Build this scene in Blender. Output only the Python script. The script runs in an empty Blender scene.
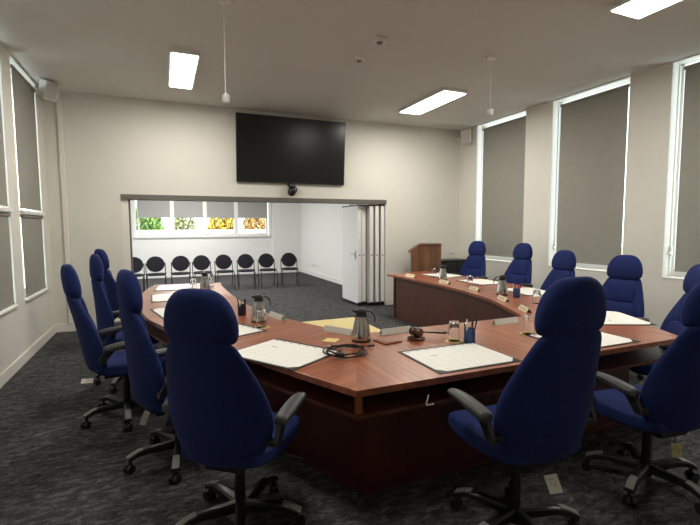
import bpy, bmesh, math, random
from mathutils import Vector, Matrix
random.seed(7)
C = bpy.context.scene.collection
S = bpy.context.scene
PI = math.pi

# ------------------------------------------------------------------ materials
def new_mat(name):
    m = bpy.data.materials.new(name); m.use_nodes = True
    nt = m.node_tree
    return m, nt, nt.nodes['Principled BSDF']

def plain(name, col, rough=0.5, metal=0.0, bump=0.0, bscale=200.0, var=0.0, vscale=6.0, coat=0.0, trans=0.0, ior=1.45):
    m, nt, b = new_mat(name)
    b.inputs['Base Color'].default_value = (*col, 1)
    b.inputs['Roughness'].default_value = rough
    b.inputs['Metallic'].default_value = metal
    b.inputs['IOR'].default_value = ior
    if coat: b.inputs['Coat Weight'].default_value = coat
    if trans: b.inputs['Transmission Weight'].default_value = trans
    tc = nt.nodes.new('ShaderNodeTexCoord')
    if var:
        n = nt.nodes.new('ShaderNodeTexNoise'); n.inputs['Scale'].default_value = vscale; n.inputs['Detail'].default_value = 4
        nt.links.new(tc.outputs['Object'], n.inputs['Vector'])
        r = nt.nodes.new('ShaderNodeMapRange')
        r.inputs['From Min'].default_value = .3; r.inputs['From Max'].default_value = .7
        r.inputs['To Min'].default_value = 1 - var; r.inputs['To Max'].default_value = 1 + var
        nt.links.new(n.outputs['Fac'], r.inputs['Value'])
        mx = nt.nodes.new('ShaderNodeVectorMath'); mx.operation = 'SCALE'
        mx.inputs[0].default_value = col
        nt.links.new(r.outputs['Result'], mx.inputs['Scale'])
        nt.links.new(mx.outputs['Vector'], b.inputs['Base Color'])
    if bump:
        n = nt.nodes.new('ShaderNodeTexNoise'); n.inputs['Scale'].default_value = bscale; n.inputs['Detail'].default_value = 3
        nt.links.new(tc.outputs['Object'], n.inputs['Vector'])
        bp = nt.nodes.new('ShaderNodeBump'); bp.inputs['Strength'].default_value = bump; bp.inputs['Distance'].default_value = .01
        nt.links.new(n.outputs['Fac'], bp.inputs['Height']); nt.links.new(bp.outputs['Normal'], b.inputs['Normal'])
    return m

def wood(name, dark, light, ang=0.0, rough=0.3, vertical=False, coat=0.0, scale=1.0):
    """grain runs along local direction ang in the XY plane (or along Z when vertical)"""
    m, nt, b = new_mat(name)
    tc = nt.nodes.new('ShaderNodeTexCoord')
    rot = nt.nodes.new('ShaderNodeMapping'); rot.vector_type = 'POINT'
    rot.inputs['Rotation'].default_value = (0, 0, -ang)
    nt.links.new(tc.outputs['Object'], rot.inputs['Vector'])
    mp = nt.nodes.new('ShaderNodeMapping')
    mp.inputs['Scale'].default_value = ((9, 9, .7) if vertical else (1.3, 20, 20))
    nt.links.new(rot.outputs['Vector'], mp.inputs['Vector'])
    n1 = nt.nodes.new('ShaderNodeTexNoise'); n1.inputs['Scale'].default_value = 1.2 * scale; n1.inputs['Detail'].default_value = 8; n1.inputs['Roughness'].default_value = .62
    n1.inputs['Distortion'].default_value = .35
    nt.links.new(mp.outputs['Vector'], n1.inputs['Vector'])
    n2 = nt.nodes.new('ShaderNodeTexNoise'); n2.inputs['Scale'].default_value = 6 * scale; n2.inputs['Detail'].default_value = 5
    nt.links.new(mp.outputs['Vector'], n2.inputs['Vector'])
    mixf = nt.nodes.new('ShaderNodeMath'); mixf.operation = 'MULTIPLY_ADD'; mixf.inputs[1].default_value = .35
    nt.links.new(n2.outputs['Fac'], mixf.inputs[0]); nt.links.new(n1.outputs['Fac'], mixf.inputs[2])
    cr = nt.nodes.new('ShaderNodeValToRGB')
    cr.color_ramp.elements[0].position = .5; cr.color_ramp.elements[0].color = (*dark, 1)
    cr.color_ramp.elements[1].position = .85; cr.color_ramp.elements[1].color = (*light, 1)
    nt.links.new(mixf.outputs[0], cr.inputs['Fac'])
    nt.links.new(cr.outputs['Color'], b.inputs['Base Color'])
    b.inputs['Roughness'].default_value = rough
    if coat: b.inputs['Coat Weight'].default_value = coat; b.inputs['Coat Roughness'].default_value = .18
    return m

def carpet_mat():
    m, nt, b = new_mat('carpet_charcoal')
    tc = nt.nodes.new('ShaderNodeTexCoord')
    mp = nt.nodes.new('ShaderNodeMapping'); mp.inputs['Scale'].default_value = (1.0, 2.3, 1); mp.inputs['Rotation'].default_value = (0, 0, .35)
    nt.links.new(tc.outputs['Object'], mp.inputs['Vector'])
    a = nt.nodes.new('ShaderNodeTexNoise'); a.inputs['Scale'].default_value = 11; a.inputs['Detail'].default_value = 9; a.inputs['Roughness'].default_value = .78; a.inputs['Distortion'].default_value = .8
    nt.links.new(mp.outputs['Vector'], a.inputs['Vector'])
    f = nt.nodes.new('ShaderNodeTexNoise'); f.inputs['Scale'].default_value = 160; f.inputs['Detail'].default_value = 2
    nt.links.new(tc.outputs['Object'], f.inputs['Vector'])
    ad = nt.nodes.new('ShaderNodeMath'); ad.operation = 'MULTIPLY_ADD'; ad.inputs[1].default_value = .22
    nt.links.new(f.outputs['Fac'], ad.inputs[0]); nt.links.new(a.outputs['Fac'], ad.inputs[2])
    cr = nt.nodes.new('ShaderNodeValToRGB')
    e = cr.color_ramp.elements
    e[0].position = .46; e[0].color = (.016, .016, .0175, 1)
    e[1].position = .82; e[1].color = (.20, .196, .188, 1)
    x = e.new(.62); x.color = (.055, .055, .056, 1)
    nt.links.new(ad.outputs[0], cr.inputs['Fac']); nt.links.new(cr.outputs['Color'], b.inputs['Base Color'])
    b.inputs['Roughness'].default_value = .95
    b.inputs['Specular IOR Level'].default_value = .15
    bp = nt.nodes.new('ShaderNodeBump'); bp.inputs['Strength'].default_value = .5; bp.inputs['Distance'].default_value = .006
    nt.links.new(ad.outputs[0], bp.inputs['Height']); nt.links.new(bp.outputs['Normal'], b.inputs['Normal'])
    return m

def fabric_mat(name, col):
    m, nt, b = new_mat(name)
    tc = nt.nodes.new('ShaderNodeTexCoord')
    v = nt.nodes.new('ShaderNodeTexVoronoi'); v.inputs['Scale'].default_value = 28; v.feature = 'F1'; v.distance = 'CHEBYCHEV'
    ns = nt.nodes.new('ShaderNodeTexNoise'); ns.inputs['Scale'].default_value = 14; ns.inputs['Detail'].default_value = 5
    nt.links.new(tc.outputs['Object'], ns.inputs['Vector'])
    vm = nt.nodes.new('ShaderNodeMix'); vm.data_type = 'VECTOR'; vm.inputs['Factor'].default_value = .25
    nt.links.new(tc.outputs['Object'], vm.inputs['A']); nt.links.new(ns.outputs['Color'], vm.inputs['B'])
    nt.links.new(vm.outputs['Result'], v.inputs['Vector'])
    r = nt.nodes.new('ShaderNodeMapRange'); r.inputs['From Max'].default_value = .6
    r.inputs['To Min'].default_value = .82; r.inputs['To Max'].default_value = 1.2
    nt.links.new(v.outputs['Distance'], r.inputs['Value'])
    mx = nt.nodes.new('ShaderNodeVectorMath'); mx.operation = 'SCALE'; mx.inputs[0].default_value = col
    nt.links.new(r.outputs['Result'], mx.inputs['Scale']); nt.links.new(mx.outputs['Vector'], b.inputs['Base Color'])
    b.inputs['Roughness'].default_value = .9
    b.inputs['Specular IOR Level'].default_value = .2
    b.inputs['Sheen Weight'].default_value = .12
    b.inputs['Sheen Tint'].default_value = (.25, .32, .8, 1)
    wv = nt.nodes.new('ShaderNodeTexNoise'); wv.inputs['Scale'].default_value = 380
    nt.links.new(tc.outputs['Object'], wv.inputs['Vector'])
    bp = nt.nodes.new('ShaderNodeBump'); bp.inputs['Strength'].default_value = .25; bp.inputs['Distance'].default_value = .004
    nt.links.new(wv.outputs['Fac'], bp.inputs['Height']); nt.links.new(bp.outputs['Normal'], b.inputs['Normal'])
    return m

def calendar_mat():
    m, nt, b = new_mat('calendar_paper')
    tc = nt.nodes.new('ShaderNodeTexCoord')
    br = nt.nodes.new('ShaderNodeTexBrick')
    br.offset = 0; br.inputs['Scale'].default_value = 1
    br.inputs['Brick Width'].default_value = .07; br.inputs['Row Height'].default_value = .062
    br.inputs['Mortar Size'].default_value = .0014; br.inputs['Mortar Smooth'].default_value = 0
    br.inputs['Color1'].default_value = (.85, .84, .78, 1); br.inputs['Color2'].default_value = (.85, .84, .78, 1)
    br.inputs['Mortar'].default_value = (.66, .66, .62, 1)
    nt.links.new(tc.outputs['Object'], br.inputs['Vector'])
    b.inputs['Roughness'].default_value = .6
    sp = nt.nodes.new('ShaderNodeSeparateXYZ'); nt.links.new(tc.outputs['Object'], sp.inputs[0])
    def mth(op, a, c, d=None):
        n = nt.nodes.new('ShaderNodeMath'); n.operation = op
        for i, v in enumerate((a, c, d)):
            if v is None: continue
            if isinstance(v, (int, float)): n.inputs[i].default_value = v
            else: nt.links.new(v, n.inputs[i])
        return n.outputs[0]
    def band(v, lo, hi): return mth('MULTIPLY', mth('GREATER_THAN', v, lo), mth('LESS_THAN', v, hi))
    fx = mth('FRACT', mth('MULTIPLY', mth('ADD', sp.outputs['X'], 1.03), 1/.07), 0)
    days = mth('MULTIPLY', band(sp.outputs['Y'], .184, .194), mth('LESS_THAN', fx, .45))
    word = mth('MULTIPLY', band(sp.outputs['Y'], .055, .064), band(sp.outputs['X'], -.16, -.11))
    mask = mth('MAXIMUM', days, word)
    mc = nt.nodes.new('ShaderNodeMix'); mc.data_type = 'RGBA'
    nt.links.new(mth('MULTIPLY', mask, .75), mc.inputs['Factor']); nt.links.new(br.outputs['Color'], mc.inputs['A']); mc.inputs['B'].default_value = (.06, .06, .07, 1)
    nt.links.new(mc.outputs['Result'], b.inputs['Base Color'])
    return m

def pane_mat():
    m = bpy.data.materials.new('window_glass'); m.use_nodes = True
    nt = m.node_tree; nt.nodes.clear()
    out = nt.nodes.new('ShaderNodeOutputMaterial'); mx = nt.nodes.new('ShaderNodeMixShader')
    tr = nt.nodes.new('ShaderNodeBsdfTransparent'); tr.inputs['Color'].default_value = (.95, .97, .96, 1)
    gl = nt.nodes.new('ShaderNodeBsdfGlossy'); gl.inputs['Roughness'].default_value = .02
    mx.inputs['Fac'].default_value = .05; nt.links.new(tr.outputs[0], mx.inputs[1]); nt.links.new(gl.outputs[0], mx.inputs[2])
    nt.links.new(mx.outputs[0], out.inputs['Surface'])
    return m

def emit(name, col, st):
    m, nt, b = new_mat(name)
    b.inputs['Base Color'].default_value = (.9, .9, .9, 1)
    b.inputs['Emission Color'].default_value = (*col, 1); b.inputs['Emission Strength'].default_value = st
    return m

M = dict(
    wall=plain('wall_paint', (.70, .685, .615), .75, bump=.04, bscale=90, var=.02, vscale=1.5),
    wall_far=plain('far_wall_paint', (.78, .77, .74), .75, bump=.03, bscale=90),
    ceiling=plain('ceiling_paint', (.66, .645, .585), .8, var=.015, vscale=1.2),
    white=plain('white_gloss_paint', (.80, .79, .75), .4),
    whitewarm=plain('cream_paint', (.78, .75, .68), .5),
    carpet=carpet_mat(),
    navy=fabric_mat('navy_fabric', (.011, .0195, .092)),
    black_fab=plain('black_fabric', (.012, .012, .018), .95, bump=.2, bscale=300),
    black=plain('black_plastic', (.012, .012, .013), .38),
    darkgrey=plain('dark_grey_rubber', (.05, .05, .05), .42, bump=.08, bscale=350),
    worn=plain('worn_grey_plastic', (.22, .22, .21), .35),
    chrome=plain('chrome', (.6, .6, .6), .18, 1),
    steel=plain('brushed_steel', (.56, .53, .49), .2, 1, bump=.03, bscale=120),
    alum=plain('aluminium', (.5, .49, .47), .4, .8),
    track=plain('bronze_grey_track', (.16, .145, .125), .45, .3),
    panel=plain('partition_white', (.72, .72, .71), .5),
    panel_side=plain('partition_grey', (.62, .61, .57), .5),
    screen=plain('tv_screen', (.006, .006, .007), .22, ior=1.5),
    blind=plain('blind_fabric', (.29, .285, .245), .85, bump=.1, bscale=500, var=.03, vscale=10),
    blind_far=plain('far_blind_fabric', (.36, .355, .335), .85, bump=.1, bscale=500),
    pane=pane_mat(), glass=plain('clear_glass', (1, 1, 1), .0, trans=1.0, ior=1.45),
    paper=plain('white_paper', (.8, .79, .75), .7),
    calendar=calendar_mat(),
    ink=plain('printed_ink', (.08, .08, .09), .7),
    tag=plain('paper_tag', (.82, .8, .72), .6),
    tag_yellow=plain('yellowed_tag', (.72, .64, .36), .6),
    cream=plain('cream_card', (.74, .64, .42), .5),
    yellow=plain('yellow_cork', (.72, .58, .22), .6, var=.1, vscale=60),
    lowtop=plain('pale_yellow_laminate', (.80, .66, .30), .4),
    acrylic=plain('frosted_acrylic', (.56, .54, .48), .2),
    bluecup=plain('blue_cup', (.03, .07, .2), .45),
    blackcup=plain('black_cup', (.012, .014, .03), .45),
    red=plain('red_plastic', (.5, .05, .03), .4),
    gavel=wood('gavel_wood', (.035, .012, .006), (.10, .035, .015), 0, .25, coat=.4),
    block=wood('block_wood', (.22, .07, .035), (.33, .12, .06), 0, .35),
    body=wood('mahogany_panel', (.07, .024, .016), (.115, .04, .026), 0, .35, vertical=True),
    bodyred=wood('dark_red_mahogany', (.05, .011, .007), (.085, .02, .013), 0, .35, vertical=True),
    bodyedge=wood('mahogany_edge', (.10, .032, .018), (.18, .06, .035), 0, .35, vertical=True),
    lectern=wood('lectern_walnut', (.08, .035, .017), (.22, .105, .055), 0, .4, vertical=True, scale=1.5),
    diffuser=emit('light_diffuser', (1, .97, .9), 14),
    concrete=plain('concrete', (.6, .6, .58), .8),
    wallwhite=plain('rendered_white', (.8, .8, .78), .8),
    leafg=plain('leaf_green', (0.170, 0.300, 0.070), .6, var=.3, vscale=3),
    leafp=plain('leaf_pale', (0.360, 0.380, 0.220), .6, var=.3, vscale=3),
    leafy=plain('leaf_yellow', (0.520, 0.380, 0.070), .6, var=.3, vscale=3),
    leafo=plain('leaf_orange', (0.520, 0.340, 0.140), .6, var=.3, vscale=3),
    bark=plain('bark', (.09, .06, .04), .9, bump=.4, bscale=30),
    outside=plain('grass_ground', (.22, .26, .12), .9, var=.3, vscale=2),
)
TW_D, TW_L = (.21, .055, .022), (.44, .145, .065)

# ------------------------------------------------------------------ mesh helpers
def link(o, parent=None):
    C.objects.link(o)
    if parent: o.parent = parent
    return o

def obj(name, bm, mat, parent=None, smooth=True, sub=0, bevel=0.0, loc=None):
    bmesh.ops.recalc_face_normals(bm, faces=bm.faces)
    me = bpy.data.meshes.new(name)
    bm.to_mesh(me); bm.free()
    mats = mat if isinstance(mat, (list, tuple)) else [mat]
    for x in mats: me.materials.append(x)
    if smooth:
        me.polygons.foreach_set('use_smooth', [True] * len(me.polygons))
        try: me.set_sharp_from_angle(angle=math.radians(40))
        except Exception: pass
    o = bpy.data.objects.new(name, me)
    link(o, parent)
    if loc: o.location = loc
    if bevel:
        b = o.modifiers.new('bevel', 'BEVEL'); b.width = bevel; b.segments = 2; b.limit_method = 'ANGLE'
    if sub:
        s = o.modifiers.new('sub', 'SUBSURF'); s.levels = sub; s.render_levels = sub
    return o

def B(): return bmesh.new()

def box(bm, x0, x1, y0, y1, z0, z1, mi=0, mat=None):
    vs = [bm.verts.new(v) for v in ((x0,y0,z0),(x1,y0,z0),(x1,y1,z0),(x0,y1,z0),(x0,y0,z1),(x1,y0,z1),(x1,y1,z1),(x0,y1,z1))]
    for f in ((0,3,2,1),(4,5,6,7),(0,1,5,4),(1,2,6,5),(2,3,7,6),(3,0,4,7)):
        fc = bm.faces.new([vs[i] for i in f]); fc.material_index = mi
    if mat is not None:
        for v in vs: v.co = mat @ v.co
    return bm

def cbox(bm, c, s, rz=0.0, rot=None, mi=0):
    m = Matrix.Translation(c) @ (rot if rot is not None else Matrix.Rotation(rz, 4, 'Z'))
    return box(bm, -s[0]/2, s[0]/2, -s[1]/2, s[1]/2, -s[2]/2, s[2]/2, mi, m)

def loft(bm, rings, cap=True, closed=True, mi=0):
    R = [[bm.verts.new(p) for p in r] for r in rings]
    n = len(R[0])
    for a, b in zip(R, R[1:]):
        for i in range(n if closed else n - 1):
            j = (i + 1) % n
            f = bm.faces.new((a[i], a[j], b[j], b[i])); f.material_index = mi
    if cap:
        for r, rev in ((R[0], True), (R[-1], False)):
            f = bm.faces.new(list(reversed(r)) if rev else r); f.material_index = mi
    return bm

def frame_of(d):
    d = d.normalized()
    a = Vector((0, 0, 1)) if abs(d.z) < .95 else Vector((1, 0, 0))
    u = d.cross(a).normalized()
    return u, d.cross(u).normalized()

def tube(bm, pts, r, n=8, mi=0, closed=False):
    pts = [Vector(p) for p in pts]
    rad = r if isinstance(r, (list, tuple)) else [r] * len(pts)
    rings = []; u = None
    for i, p in enumerate(pts):
        if i == 0: d = pts[1] - p
        elif i == len(pts) - 1: d = p - pts[i-1]
        else: d = (pts[i+1] - p).normalized() + (p - pts[i-1]).normalized()
        if d.length < 1e-9: d = Vector((0, 0, 1))
        d.normalize()
        if u is None: u, v = frame_of(d)
        else:
            u = (u - d * u.dot(d))
            if u.length < 1e-6: u, v = frame_of(d)
            u.normalize(); v = d.cross(u).normalized()
        rings.append([p + (u * math.cos(2*PI*k/n) + v * math.sin(2*PI*k/n)) * rad[i] for k in range(n)])
    return loft(bm, rings, mi=mi)

def lathe(bm, prof, c=(0, 0, 0), n=24, mi=0):
    rings = [[(c[0] + r*math.cos(2*PI*k/n), c[1] + r*math.sin(2*PI*k/n), c[2] + z) for k in range(n)] for r, z in prof]
    return loft(bm, rings, mi=mi)

def prism(bm, poly, z0, z1, mi=0):
    lo = [bm.verts.new((x, y, z0)) for x, y in poly]; hi = [bm.verts.new((x, y, z1)) for x, y in poly]
    n = len(poly)
    for i in range(n):
        j = (i+1) % n
        bm.faces.new((lo[i], lo[j], hi[j], hi[i])).material_index = mi
    bm.faces.new(list(reversed(lo))).material_index = mi
    bm.faces.new(hi).material_index = mi
    return bm

def sring(cx, cy, z, hw, ht, p=2.6, n=20, sweep=0.0, tilt=0.0):
    """horizontal superellipse ring; sides swept forward (+y) by sweep"""
    out = []
    for k in range(n):
        a = 2*PI*(k + .5)/n
        c, s = math.cos(a), math.sin(a)
        x = hw * math.copysign(abs(c)**(2/p), c); y = ht * math.copysign(abs(s)**(2/p), s)
        out.append((cx + x, cy + y + sweep*(x/hw)**2, z + tilt*y))
    return out

def thing(name, label, cat, loc=(0, 0, 0), rz=0.0, group=None):
    o = bpy.data.objects.new(name, None); o.empty_display_size = .1
    C.objects.link(o); o.location = loc; o.rotation_euler = (0, 0, rz)
    return tag(o, label, cat, group)

def tag(o, label, cat, group=None):
    o['label'] = label; o['category'] = cat
    if group: o['group'] = group
    return o

def struct(name, bm, mat, label=None, parent=None, **k):
    o = obj(name, bm, mat, parent, **k)
    if not parent:
        o['kind'] = 'structure'
        if label: o['label'] = label
    return o

def kids(o): return [c for c in bpy.data.objects if c.parent == o]
def dup(o, parent=None):
    c = o.copy(); C.objects.link(c)
    if parent is not None: c.parent = parent
    for ch in kids(o): dup(ch, c)
    return c

# ------------------------------------------------------------------ room
XL, XR, YB, ZC = -1.51, 5.77, 7.67, 3.53
YN = -1.3                     # wall behind the photographer
TH = .28
FX0, FX1, FY, FZ = -3.2, 4.42, 14.77, 3.1
OX0, OX1, OZ = -.56, 4.03, 2.07
S_ = 'structure'

def wall_with_holes(bm, a0, a1, z0, z1, holes, mk):
    """holes: list of (a0,a1,z0,z1) sorted; mk(a0,a1,z0,z1) adds a box"""
    cur = a0
    for h0, h1, hz0, hz1 in holes:
        if h0 > cur: mk(cur, h0, z0, z1)
        if hz0 > z0: mk(h0, h1, z0, hz0)
        if hz1 < z1: mk(h0, h1, hz1, z1)
        cur = h1
    if cur < a1: mk(cur, a1, z0, z1)

RW = [(2.26, 3.52), (4.05, 5.30), (5.86, 7.12)]          # right windows along Y
RZ0, RZ1 = .89, 3.515
LW = [(4.76, 5.90), (6.24, 7.34)]
LZ0, LZ1 = .69, 3.505
FW = [(-.66, .31), (.33, 1.28), (1.30, 2.25), (2.27, 3.30)]
FWZ0, FWZ1 = 1.29, 2.50

bm = B(); wall_with_holes(bm, YN, YB, 0, ZC, [(a, b, RZ0, RZ1) for a, b in RW], lambda a, b, c, d: box(bm, XR, XR+TH, a, b, c, d))
struct('wall_right', bm, M['wall'], smooth=False)
bm = B(); wall_with_holes(bm, YN, YB, 0, ZC, [(a, b, LZ0, LZ1) for a, b in LW], lambda a, b, c, d: box(bm, XL-TH, XL, a, b, c, d))
struct('wall_left', bm, M['wall'], smooth=False)
bm = B()
box(bm, XL-TH, OX0, YB, YB+TH, 0, ZC); box(bm, OX0, OX1, YB, YB+TH, OZ, ZC); box(bm, OX1, XR+TH, YB, YB+TH, 0, ZC)
struct('wall_back', bm, M['wall'], smooth=False)
bm = B(); box(bm, XL-TH, XR+TH, YN-TH, YN, 0, ZC); struct('wall_front', bm, M['wall'], smooth=False)
bm = B(); box(bm, XL-TH, XR+TH, YN-TH, YB+TH, ZC, ZC+.2); struct('ceiling', bm, M['ceiling'], smooth=False)
bm = B(); box(bm, XL-TH-1.8, XR+TH, YN-TH, FY+TH, -.15, 0); struct('floor', bm, M['carpet'], smooth=False)
# second room
bm = B()
wall_with_holes(bm, FX0, FX1, 0, FZ, [(FW[0][0]-.05, FW[-1][1]+.05, FWZ0, FWZ1)], lambda a, b, c, d: box(bm, a, b, FY, FY+TH, c, d))
box(bm, 3.44, FX1, FY-.10, FY, 0, FZ)
struct('wall_far', bm, M['wall_far'], smooth=False)
bm = B(); box(bm, FX1, FX1+TH, YB+TH, FY+TH, 0, FZ); struct('wall_far_right', bm, M['wall_far'], smooth=False)
bm = B(); wall_with_holes(bm, YB+TH, FY+TH, 0, FZ, [(9.2, 13.4, .9, 2.6)], lambda a, b, c, d: box(bm, FX0-TH, FX0, a, b, c, d))
struct('wall_far_left', bm, M['wall_far'], smooth=False)
bm = B(); box(bm, FX0-TH, FX1+TH, YB+TH, FY+TH, FZ, FZ+.2); struct('ceiling_far', bm, M['wall_far'], smooth=False)

# baseboards
def base(name, x0, x1, y0, y1, mat='whitewarm', h=.125):
    bm = B(); box(bm, x0, x1, y0, y1, 0, h); struct(name, bm, M[mat], bevel=.006)
base('baseboard_left', XL, XL+.018, YN, YB)
base('baseboard_right', XR-.018, XR, YN, YB)
base('baseboard_back_left', XL+.018, OX0, YB-.018, YB)
base('baseboard_back_right', OX1, XR-.018, YB-.018, YB)
base('baseboard_far', FX0, 3.44, FY-.018, FY, 'white', .14)
base('baseboard_far_pier', 3.44, FX1-.018, FY-.118, FY-.10, 'white', .14)
base('baseboard_far_right', FX1-.018, FX1, YB+TH, FY-.12, 'white', .14)
# conduit cover on the back wall, opening lining, sliding track
bm = B(); box(bm, -1.33, -1.265, YB-.03, YB, .125, ZC); struct('trim_1', bm, M['whitewarm'], bevel=.006)
bm = B(); box(bm, OX0, -.462, YB+.03, YB+.26, 0, 2.0); struct('trim_2', bm, M['whitewarm'], bevel=.004)
bm = B(); box(bm, -.462, -.438, YB+.08, YB+.18, 0, 2.0); struct('trim_3', bm, M['track'])
bm = B()
box(bm, OX0, OX1+.02, YB-.012, YB+.05, 1.995, OZ); box(bm, OX0, OX1, YB+.05, YB+.2, 2.0, 2.02); box(bm, OX0, OX1, YB+.2, YB+.26, 1.995, OZ)
struct('trim_4', bm, M['track'])

# windows: recessed frames
def side_window(name, sgn, xw, a, b, z0, z1, transom=None, sill=True):
    """sgn +1 right wall, -1 left wall; xw wall plane"""
    X = lambda d: xw + sgn*d
    def bx(bm, d0, d1, y0, y1, c0, c1): box(bm, min(X(d0), X(d1)), max(X(d0), X(d1)), y0, y1, c0, c1)
    fr = B(); w = .04; d0, d1 = .16, .22
    bx(fr, d0, d1, a, a+w, z0, z1); bx(fr, d0, d1, b-w, b, z0, z1)
    bx(fr, d0, d1, a+w, b-w, z0, z0+.085); bx(fr, d0, d1, a+w, b-w, z1-.008, z1)
    if transom: bx(fr, d0, d1, a+w, b-w, transom-.03, transom+.03)
    # inner sash bead
    bx(fr, d0-.04, d0, b-.014, b, z0+.02, z1-.02); bx(fr, d0-.04, d0, a, a+.014, z0+.02, z1-.02)
    o = struct(name, fr, M['white'], bevel=.004)
    g = B(); bx(g, .187, .193, a+w, b-w, z0+.085, z1-.008); obj('pane', g, M['pane'], o, smooth=False)
    s = B(); bx(s, -.006 if sgn > 0 else -.03, d0, a+.001, b-.001, z0, z0+.02)
    if sill: obj('window_sill', s, M['whitewarm'], o, bevel=.005)
    lt = B(); yl = b - w*.5
    bx(lt, d0-.05, d0-.025, yl-.012, yl+.012, z0+.28, z0+.40); bx(lt, d0-.08, d0-.05, yl-.01, yl+.01, z0+.30, z0+.33)
    obj('latch', lt, M['white'], o, bevel=.004)
    return o

def blind(label, sgn, xw, d, a, b, z0, z1, group, mat='blind', along='Y'):
    X = xw + sgn*d
    yc = (a+b)/2
    t = thing('roller_blind', label, 'blind', ((X, yc, z0) if along == 'Y' else (yc, X, z0)), 0 if along == 'Y' else PI/2, group)
    L = (b-a)/2
    h = z1 - z0
    bm = B(); box(bm, -.0015, .0015, -L, L, .012, h); obj('blind_fabric', bm, M[mat], t, smooth=False)
    bm = B(); tube(bm, [(sgn*.0, -L-.01, h+.0), (0, L+.01, h)], .022, 14); obj('roller', bm, M['blind'], t)
    bm = B(); box(bm, -.008, .008, -L, L, 0, .022); obj('bottom_rail', bm, M[mat], t, bevel=.003)
    return t

wn = 1
rn = ['near right wall, its foot behind the rightmost chairs', 'middle of the right wall, tallest one wholly in view', 'beside the corner with the lectern on the right wall']
for i, (a, b) in enumerate(RW):
    side_window('window_%d' % wn, 1, XR, a, b, RZ0, RZ1); wn += 1
    blind('grey roller blind pulled down in the window ' + ['at the right edge of the photo', 'in the middle of the right wall', 'nearest the lectern corner on the right wall'][i],
          1, XR, .065, a+(.06, .06, .048)[i], b-.105, RZ0+.095, RZ1-.088, 'grey roller blinds on the right wall')
for i, (a, b) in enumerate(LW):
    o = side_window('window_%d' % wn, -1, XL, a, b, LZ0, LZ1, transom=1.75); wn += 1
    # transom ledge standing proud of the reveal
    bm = B(); box(bm, XL-.15, XL+.035, a-.0, b+.0, 1.725, 1.765); obj('transom_ledge', bm, M['white'], o, bevel=.006)
    nm = ['left wall window cut by the photo edge', 'left wall window nearest the corner'][i]
    blind('upper grey roller blind of the ' + nm, -1, XL, .012, a+.10, b-.03, 1.79, LZ1-.09, 'grey roller blinds on the left wall')
    blind('lower grey roller blind of the ' + nm, -1, XL, .012, a+.10, b-.03, LZ0+.03, 1.70, 'grey roller blinds on the left wall')
# far windows in one frame
for i, (a, b) in enumerate(FW):
    fr = B(); w = .055
    box(fr, a, a+w, FY+.02, FY+.12, FWZ0, FWZ1); box(fr, b-w, b, FY+.02, FY+.12, FWZ0, FWZ1)
    box(fr, a+w, b-w, FY+.02, FY+.12, FWZ0, FWZ0+.075); box(fr, a+w, b-w, FY+.02, FY+.12, FWZ1-.06, FWZ1)
    box(fr, a+w, b-w, FY+.05, FY+.1, 1.86, 1.90)
    o = struct('window_%d' % wn, fr, M['white'], bevel=.004); wn += 1
    g = B(); box(g, a+w, b-w, FY+.07, FY+.075, FWZ0+.07, FWZ1-.06); obj('pane', g, M['pane'], o, smooth=False)
    blind('short grey roller blind of the ' + ['leftmost', 'second from left', 'third from left', 'rightmost'][i] + ' far room window', 1, FY, -.012, a+.03, b-.03, 1.865, 2.46, 'half lowered blinds in the far room', 'blind_far', 'X')
bm = B(); a, b = FW[0][0]-.12, FW[-1][1]+.12
box(bm, a, b, FY-.06, FY+.02, FWZ0-.05, FWZ0); box(bm, a, a+.09, FY-.025, FY, FWZ0, FWZ1+.06); box(bm, b-.09, b, FY-.025, FY, FWZ0, FWZ1+.06); box(bm, a+.09, b-.09, FY-.025, FY, FWZ1, FWZ1+.06)
for (p, q), (r, s) in zip(FW, FW[1:]): box(bm, q-.05, r+.05, FY-.02, FY+.02, FWZ0, FWZ1)
struct('trim_5', bm, M['white'], bevel=.004)

# ------------------------------------------------------------------ folded partition
def panel(name, label, x0, x1, y0, y1, face='panel', handle=False):
    t = thing(name, label, 'partition panel', ((x0+x1)/2, (y0+y1)/2, 0), 0, 'stacked partition panels at the opening')
    w, l = (x1-x0)/2, (y1-y0)/2
    bm = B(); box(bm, -w, w, -l+.02, l-.02, .05, 1.955); obj('panel_body', bm, M[face], t, bevel=.003)
    bm = B(); box(bm, -w, w, -l, -l+.02, .075, 1.955); box(bm, -w, w, l-.02, l, .075, 1.955); obj('edge_strip', bm, M['white'], t, bevel=.003)
    bm = B(); box(bm, -w*.9, w*.9, -l, l, .0, .05); box(bm, -w, w, -l-.003, -l+.02, .03, .075); obj('bottom_seal', bm, M['black'], t)
    bm = B(); box(bm, -w, w, -l, l, 1.955, 1.98); cbox(bm, (0, 0, 1.985), (.04, .1, .02)); obj('top_seal', bm, M['black'], t)
    bm = B(); cbox(bm, (0, -l-.002, 1.0), (.018, .008, .03)); obj('edge_latch', bm, M['black'], t)
    if handle:
        bm = B(); cbox(bm, (-w-.004, -l+.12, 1.0), (.008, .035, .17)); tube(bm, [(-w-.006, -l+.12, 1.02), (-w-.05, -l+.12, 1.02), (-w-.05, -l+.23, 1.02)], .009, 8)
        obj('lever_handle', bm, M['steel'], t, bevel=.002)
    return t
panel('door_leaf', 'white door leaf with lever handle, swung into the far room', 3.495, 3.565, 7.78, 8.60, 'panel', True)
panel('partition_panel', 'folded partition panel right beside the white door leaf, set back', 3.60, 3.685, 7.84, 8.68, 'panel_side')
panel('partition_panel', 'second folded partition panel from the white door leaf', 3.715, 3.79, 7.71, 8.55)
panel('partition_panel', 'folded partition panel second from the opening side wall', 3.83, 3.905, 7.70, 8.54)
panel('partition_panel', 'folded partition panel at the opening side wall, last of the stack', 3.945, 4.02, 7.69, 8.53)

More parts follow.
